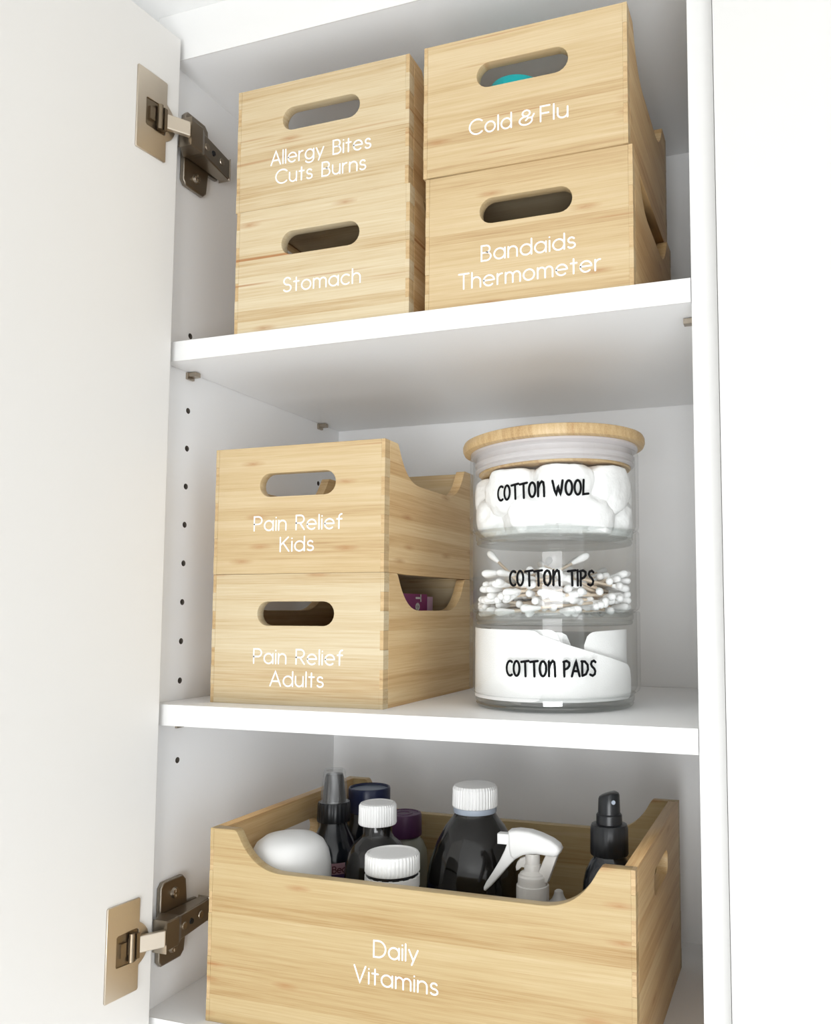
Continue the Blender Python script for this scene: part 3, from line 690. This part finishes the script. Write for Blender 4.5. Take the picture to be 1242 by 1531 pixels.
# dark pump bottle with clear cap
t = at('spray_bottle', 'dark spray bottle with a clear overcap, behind the white domed tub', 'bottle', 91.5, 125)
lathe('bottle_body', [(0, 0), (22, 0), (24, 2), (24.5, 6), (24.5, H_(-392)), (23.4, H_(-381)), (20, H_(-370)), (15, H_(-360)), (12, H_(-354)), (11, H_(-349)), (0, H_(-349))], M['dark_liquid'], t)
lathe('collar', [(0, H_(-349.5)), (14.2, H_(-349.5)), (14.6, H_(-348)), (14.1, H_(-335)), (13.4, H_(-333.2)), (0, H_(-333.2))], M['black_plastic'], t, seg=96, ribs=1, rib_depth=.35, rib_range=(H_(-348.5), H_(-334)))
lathe('pump_head', [(0, H_(-333)), (10.2, H_(-333)), (9.6, H_(-325)), (8.0, H_(-312)), (7.2, H_(-309.5)), (0, H_(-308.5))], M['black_plastic'], t)
lathe('overcap', [(12.6, H_(-333)), (12.0, H_(-331)), (9.6, H_(-308)), (8.8, H_(-305.8)), (7.5, H_(-305.2)), (0, H_(-305))], M['clear_plastic'], t)
def wrap_label(parent, r, a0, a1, z0, z1, m, name='label'):
    bm = bmesh.new(); n = 24; prev = None
    for i in range(n + 1):
        a = math.radians(a0 + (a1 - a0) * i / n); c = [bm.verts.new((r * math.cos(a), r * math.sin(a), z)) for z in (z0, z1)]
        if prev: bm.faces.new((prev[0], c[0], c[1], prev[1]))
        prev = c
    return finish(name, bm, m, parent, smooth=60)
wrap_label(t, 24.75, 0, 360, H_(-455), H_(-370.5 - 14), M['label_purple'])
wrap_label(t, 24.9, -130, -20, H_(-388.6), H_(-379.4), M['label_pink'], 'label_band')
st, wd = text_strokes('Beas', dict(GLY), .18, .4); bm = bmesh.new(); kx = 24.98 * PI / 180
for pl in st: ribbon(bm, [(-61 * kx + x * 5.2, H_(-387.2) + y * 5.2) for x, y in pl], .42, lambda x, z: (24.98 * math.cos(math.radians(x / kx)), 24.98 * math.sin(math.radians(x / kx)), z))
bmesh.ops.scale(bm, vec=(.001,) * 3, verts=bm.verts); me = bpy.data.meshes.new('lettering'); bm.to_mesh(me); bm.free(); link('lettering', me, M['label_red'], t)
# navy lidded jar
t = at('supplement_jar', 'dark jar with a navy blue recessed lid at the back of the crate', 'jar', 97.0, 180)
lathe('jar_body', [(0.00, 0), (19.58, 0), (20.47, 2), (20.47, H_(-368)), (18.25, H_(-360)), (18.25, H_(-353)), (0.00, H_(-353))], M['dark_liquid'], t)
lathe('lid', [(0.00, H_(-352.5)), (19.05, H_(-352.5)), (19.40, H_(-351)), (19.40, H_(-332.5)), (18.87, H_(-330.9)), (17.98, H_(-330.6)), (17.27, H_(-331.6)), (17.09, H_(-333)), (0.00, H_(-333))], M['navy'], t, seg=96, ribs=1, rib_depth=.2, rib_range=(H_(-350), H_(-334)))
lathe('lid_top', [(0.00, H_(-332.9)), (17.00, H_(-332.9)), (17.00, H_(-332.6)), (0.00, H_(-332.6))], M['navy_top'], t)
# amber medicine bottle with ribbed white cap
t = at('medicine_bottle', 'small dark glass bottle with a ribbed white screw cap, between tub and purple cap', 'bottle', 149.4, 95)
lathe('bottle_body', [(0, 0), (24, 0), (26, 2), (26.5, 6), (26.5, H_(-379)), (25.8, H_(-371)), (23, H_(-362)), (19, H_(-355.5)), (13.5, H_(-351)), (12, H_(-348)), (12, H_(-341)), (0, H_(-341))], M['amber'], t)
lathe('cap', [(0, H_(-340.5)), (15.1, H_(-340.5)), (15.6, H_(-339.5)), (15.3, H_(-325.8)), (14.2, H_(-324)), (12.4, H_(-323.3)), (11.9, H_(-324)), (0, H_(-324))], M['plastic_white'], t, seg=176, smooth=18, ribs=1, rib_depth=.6, rib_range=(H_(-339), H_(-326.4)))
wrap_label(t, 26.7, 0, 360, H_(-450), H_(-387), M['label_blue'])
# purple capped bottle
t = at('supplement_bottle', 'greyish translucent bottle with a purple lid in front of the crate back', 'bottle', 141.5, 160)
lathe('bottle_body', [(0.00, 0), (20.68, 0), (22.09, 2), (22.18, H_(-386)), (21.15, H_(-378)), (17.86, H_(-371)), (14.10, H_(-367)), (14.10, H_(-365)), (0.00, H_(-365))], M['grey_bottle'], t)
lathe('lid', [(0.00, H_(-366)), (16.36, H_(-366)), (16.64, H_(-365)), (16.36, H_(-348.4)), (15.60, H_(-346.8)), (13.63, H_(-346.4)), (13.16, H_(-347.1)), (8.65, H_(-347.1)), (8.27, H_(-346.6)), (5.83, H_(-346.6)), (5.45, H_(-347.2)), (0.00, H_(-347.2))], M['purple'], t)
# white ribbed jar in front
t = at('vitamin_jar', 'white jar with a wide ribbed tamper-evident cap at the front of the crate', 'jar', 186.2, 48)
lathe('jar_body', [(0.00, 0), (21.84, 0), (23.21, 2), (23.21, H_(-384)), (20.02, H_(-376)), (20.02, H_(-366)), (0.00, H_(-366))], M['plastic_white'], t)
lathe('cap', [(0.00, H_(-361.5)), (20.20, H_(-361.5)), (20.66, H_(-360.5)), (20.48, H_(-349.5)), (19.47, H_(-347.9)), (18.02, H_(-347.4)), (17.47, H_(-348.6)), (0.00, H_(-349))], M['plastic_white'], t, seg=176, smooth=18, ribs=1, rib_depth=.6, rib_range=(H_(-360.4), H_(-350)))
lathe('thread', [(0.00, H_(-366)), (19.29, H_(-366)), (19.29, H_(-361.6)), (0.00, H_(-361.6))], M['black_plastic'], t)
lathe('tamper_ring', [(19.57, H_(-372)), (20.57, H_(-372)), (20.57, H_(-364.4)), (19.57, H_(-364.0))], M['plastic_white'], t)
bm = bmesh.new()
for k in range(16):
    a = 2 * PI * k / 16; vs0 = len(bm.verts); fs = add_box(bm, -1.3, 1.3, 19.6, 20.5, H_(-364.6), H_(-363.6))
    vv = set(v for f_ in fs for v in f_.verts); bmesh.ops.rotate(bm, matrix=Matrix.Rotation(a, 3, 'Z'), verts=list(vv))
finish('tamper_tabs', bm, M['plastic_white'], t)
# large bottle
t = at('medicine_bottle', 'large black bottle with a ribbed white cap in the middle of the crate', 'bottle', 225.2, 120)
def bz(z): return H_(z)
lathe('bottle_body', [(0.00, 0), (35.72, 0), (38.54, 2), (39.48, 7), (39.48, bz(-392)), (38.92, bz(-382)), (36.28, bz(-369)), (31.02, bz(-354)), (24.44, bz(-342)), (18.80, bz(-335)), (16.54, bz(-331)), (15.98, bz(-326)), (0.00, bz(-326))], M['amber'], t, seg=96)
lathe('cap', [(0.00, bz(-326)), (18.14, bz(-326)), (18.71, bz(-325)), (18.33, bz(-311.5)), (16.92, bz(-309.2)), (14.10, bz(-308.2)), (0.00, bz(-307.8))], M['plastic_white'], t, seg=176, smooth=18, ribs=1, rib_depth=.6, rib_range=(bz(-324.8), bz(-312)))
lathe('tamper_ring', [(0.00, bz(-330.6)), (17.30, bz(-330.6)), (17.67, bz(-330)), (17.67, bz(-326.3)), (0.00, bz(-326.3))], M['blue_ring'], t)
# trigger sprayer
t = at('spray_bottle', 'white trigger spray head on a milky bottle, front right of the big bottle', 'bottle', 291.4, 64)
lathe('bottle_body', [(0, 0), (20, 0), (22, 2), (22, 62), (18, 72), (12, 76), (11, 80), (0, 80)], M['plastic_milky'], t)
def side_plate(name, pts, thick, m, bev=1.2):
    bm = prism_mesh([(x - 291.4, H_(z)) for x, z in pts], [], thick, bev); xform(bm, XZ, (0, -thick / 2, 0))
    return finish(name, bm, m, t, smooth=50)
head = [(274.1, -327.8), (281.0, -326.6), (290.2, -326.9), (298.3, -328.8), (306.4, -331.7), (311.7, -335.0), (313.4, -338.2), (311.9, -341.7), (309.0, -343.2), (301.9, -342.8), (296.0, -342.3), (290.1, -342.8), (284.8, -344.3), (279.2, -347.7), (276, -346), (274.6, -340)]
side_plate('spray_head', head, 13, M['plastic_white'], 2.2)
side_plate('trigger', [(274.3, -333), (283, -335), (283.8, -344.7), (279.2, -347.7), (274.6, -352.3), (270.0, -357.5), (264.5, -364.0), (258.9, -370.1), (256, -372.8), (254.6, -372.2), (254.6, -370.2), (256.4, -366.5), (261.9, -358.3), (267.4, -349.2), (271.0, -342.0)], 8.5, M['plastic_white'], 1.2)
side_plate('nozzle', [(265.2, -330.6), (275.1, -330.4), (275, -338), (265.2, -338.1)], 7.5, M['plastic_white'], .7)
side_plate('strut', [(302.4, -342.0), (311.0, -342.0), (303.4, -362.6), (298.0, -362), (297.0, -355), (299.2, -349.5)], 7, M['plastic_milky'], .8)
side_plate('hook', [(286.5, -345.6), (282.4, -347.2), (280.1, -349.9), (278.9, -353.6), (279.4, -356.4), (281.4, -355.6), (283.4, -353.5), (286.5, -353.5)], 4, M['plastic_milky'], .5)
lathe('neck', [(0, H_(-360)), (9.5, H_(-360)), (9.2, H_(-357)), (6.2, H_(-355)), (5.9, H_(-351)), (5.4, H_(-350.6)), (5.4, H_(-343)), (0, H_(-343))], M['plastic_milky'], t)
lathe('collar', [(0, H_(-392)), (12, H_(-392)), (12.0, H_(-366.6)), (11.8, H_(-365.4)), (10.9, H_(-365)), (10.6, H_(-359)), (9.8, H_(-358)), (0, H_(-358))], M['plastic_milky'], t, seg=96, ribs=1, rib_depth=.22, rib_range=(H_(-391), H_(-367)))
# small vial
t = at('small_vial', 'small clear topped vial beside the trigger spray bottle', 'vial', 305.5, 84)
lathe('vial', [(0, 0), (7.5, 0), (8, 1), (8, 84), (5, 87), (3.6, H_(-377)), (3.2, H_(-374.6)), (2, H_(-373.6)), (0, H_(-373.4))], M['plastic_milky'], t)
# black pump spray at the right
t = at('spray_bottle', 'black fine mist spray bottle at the right end of the crate', 'bottle', 346.6, 72)
lathe('bottle_body', [(0, 0), (17, 0), (19, 2), (19.5, 6), (19.5, H_(-368)), (19, H_(-360)), (17, H_(-352)), (13.5, H_(-345.5)), (11.5, H_(-343)), (11, H_(-339)), (0, H_(-339))], M['dark_liquid'], t)
lathe('collar', [(0, H_(-340.8)), (13.2, H_(-340.8)), (13.7, H_(-340)), (13.5, H_(-322)), (12.6, H_(-319.6)), (9.6, H_(-319)), (0, H_(-319))], M['black_plastic'], t, seg=96, ribs=1, rib_depth=.3, rib_range=(H_(-339.8), H_(-323)))
lathe('pump_stem', [(0, H_(-320)), (9.4, H_(-320)), (9.2, H_(-313)), (8.4, H_(-312)), (0, H_(-312))], M['black_plastic'], t)
hd = lathe('pump_head', [(0, H_(-312.2)), (8.0, H_(-312.2)), (7.8, H_(-306)), (7.6, H_(-299)), (7.0, H_(-297.6)), (5.5, H_(-296.9)), (0, H_(-296.6))], M['black_plastic'], t)
for v in hd.data.vertices:                                  # finger rest dips towards the back left
    if v.co.z > H_(-300) * .001: v.co.z -= max(0, (-v.co.x + .003)) * .28
bm = bmesh.new(); r = bmesh.ops.create_cone(bm, cap_ends=True, segments=16, radius1=1.5, radius2=1.5, depth=1.2)
bmesh.ops.transform(bm, matrix=Matrix.Rotation(math.radians(-55), 4, 'Z') @ Matrix.Translation((7.6, 0, H_(-303))) @ Matrix.Rotation(PI / 2, 4, 'Y'), verts=r['verts'])
finish('mist_nozzle', bm, M['blue_ring'], t, smooth=40)
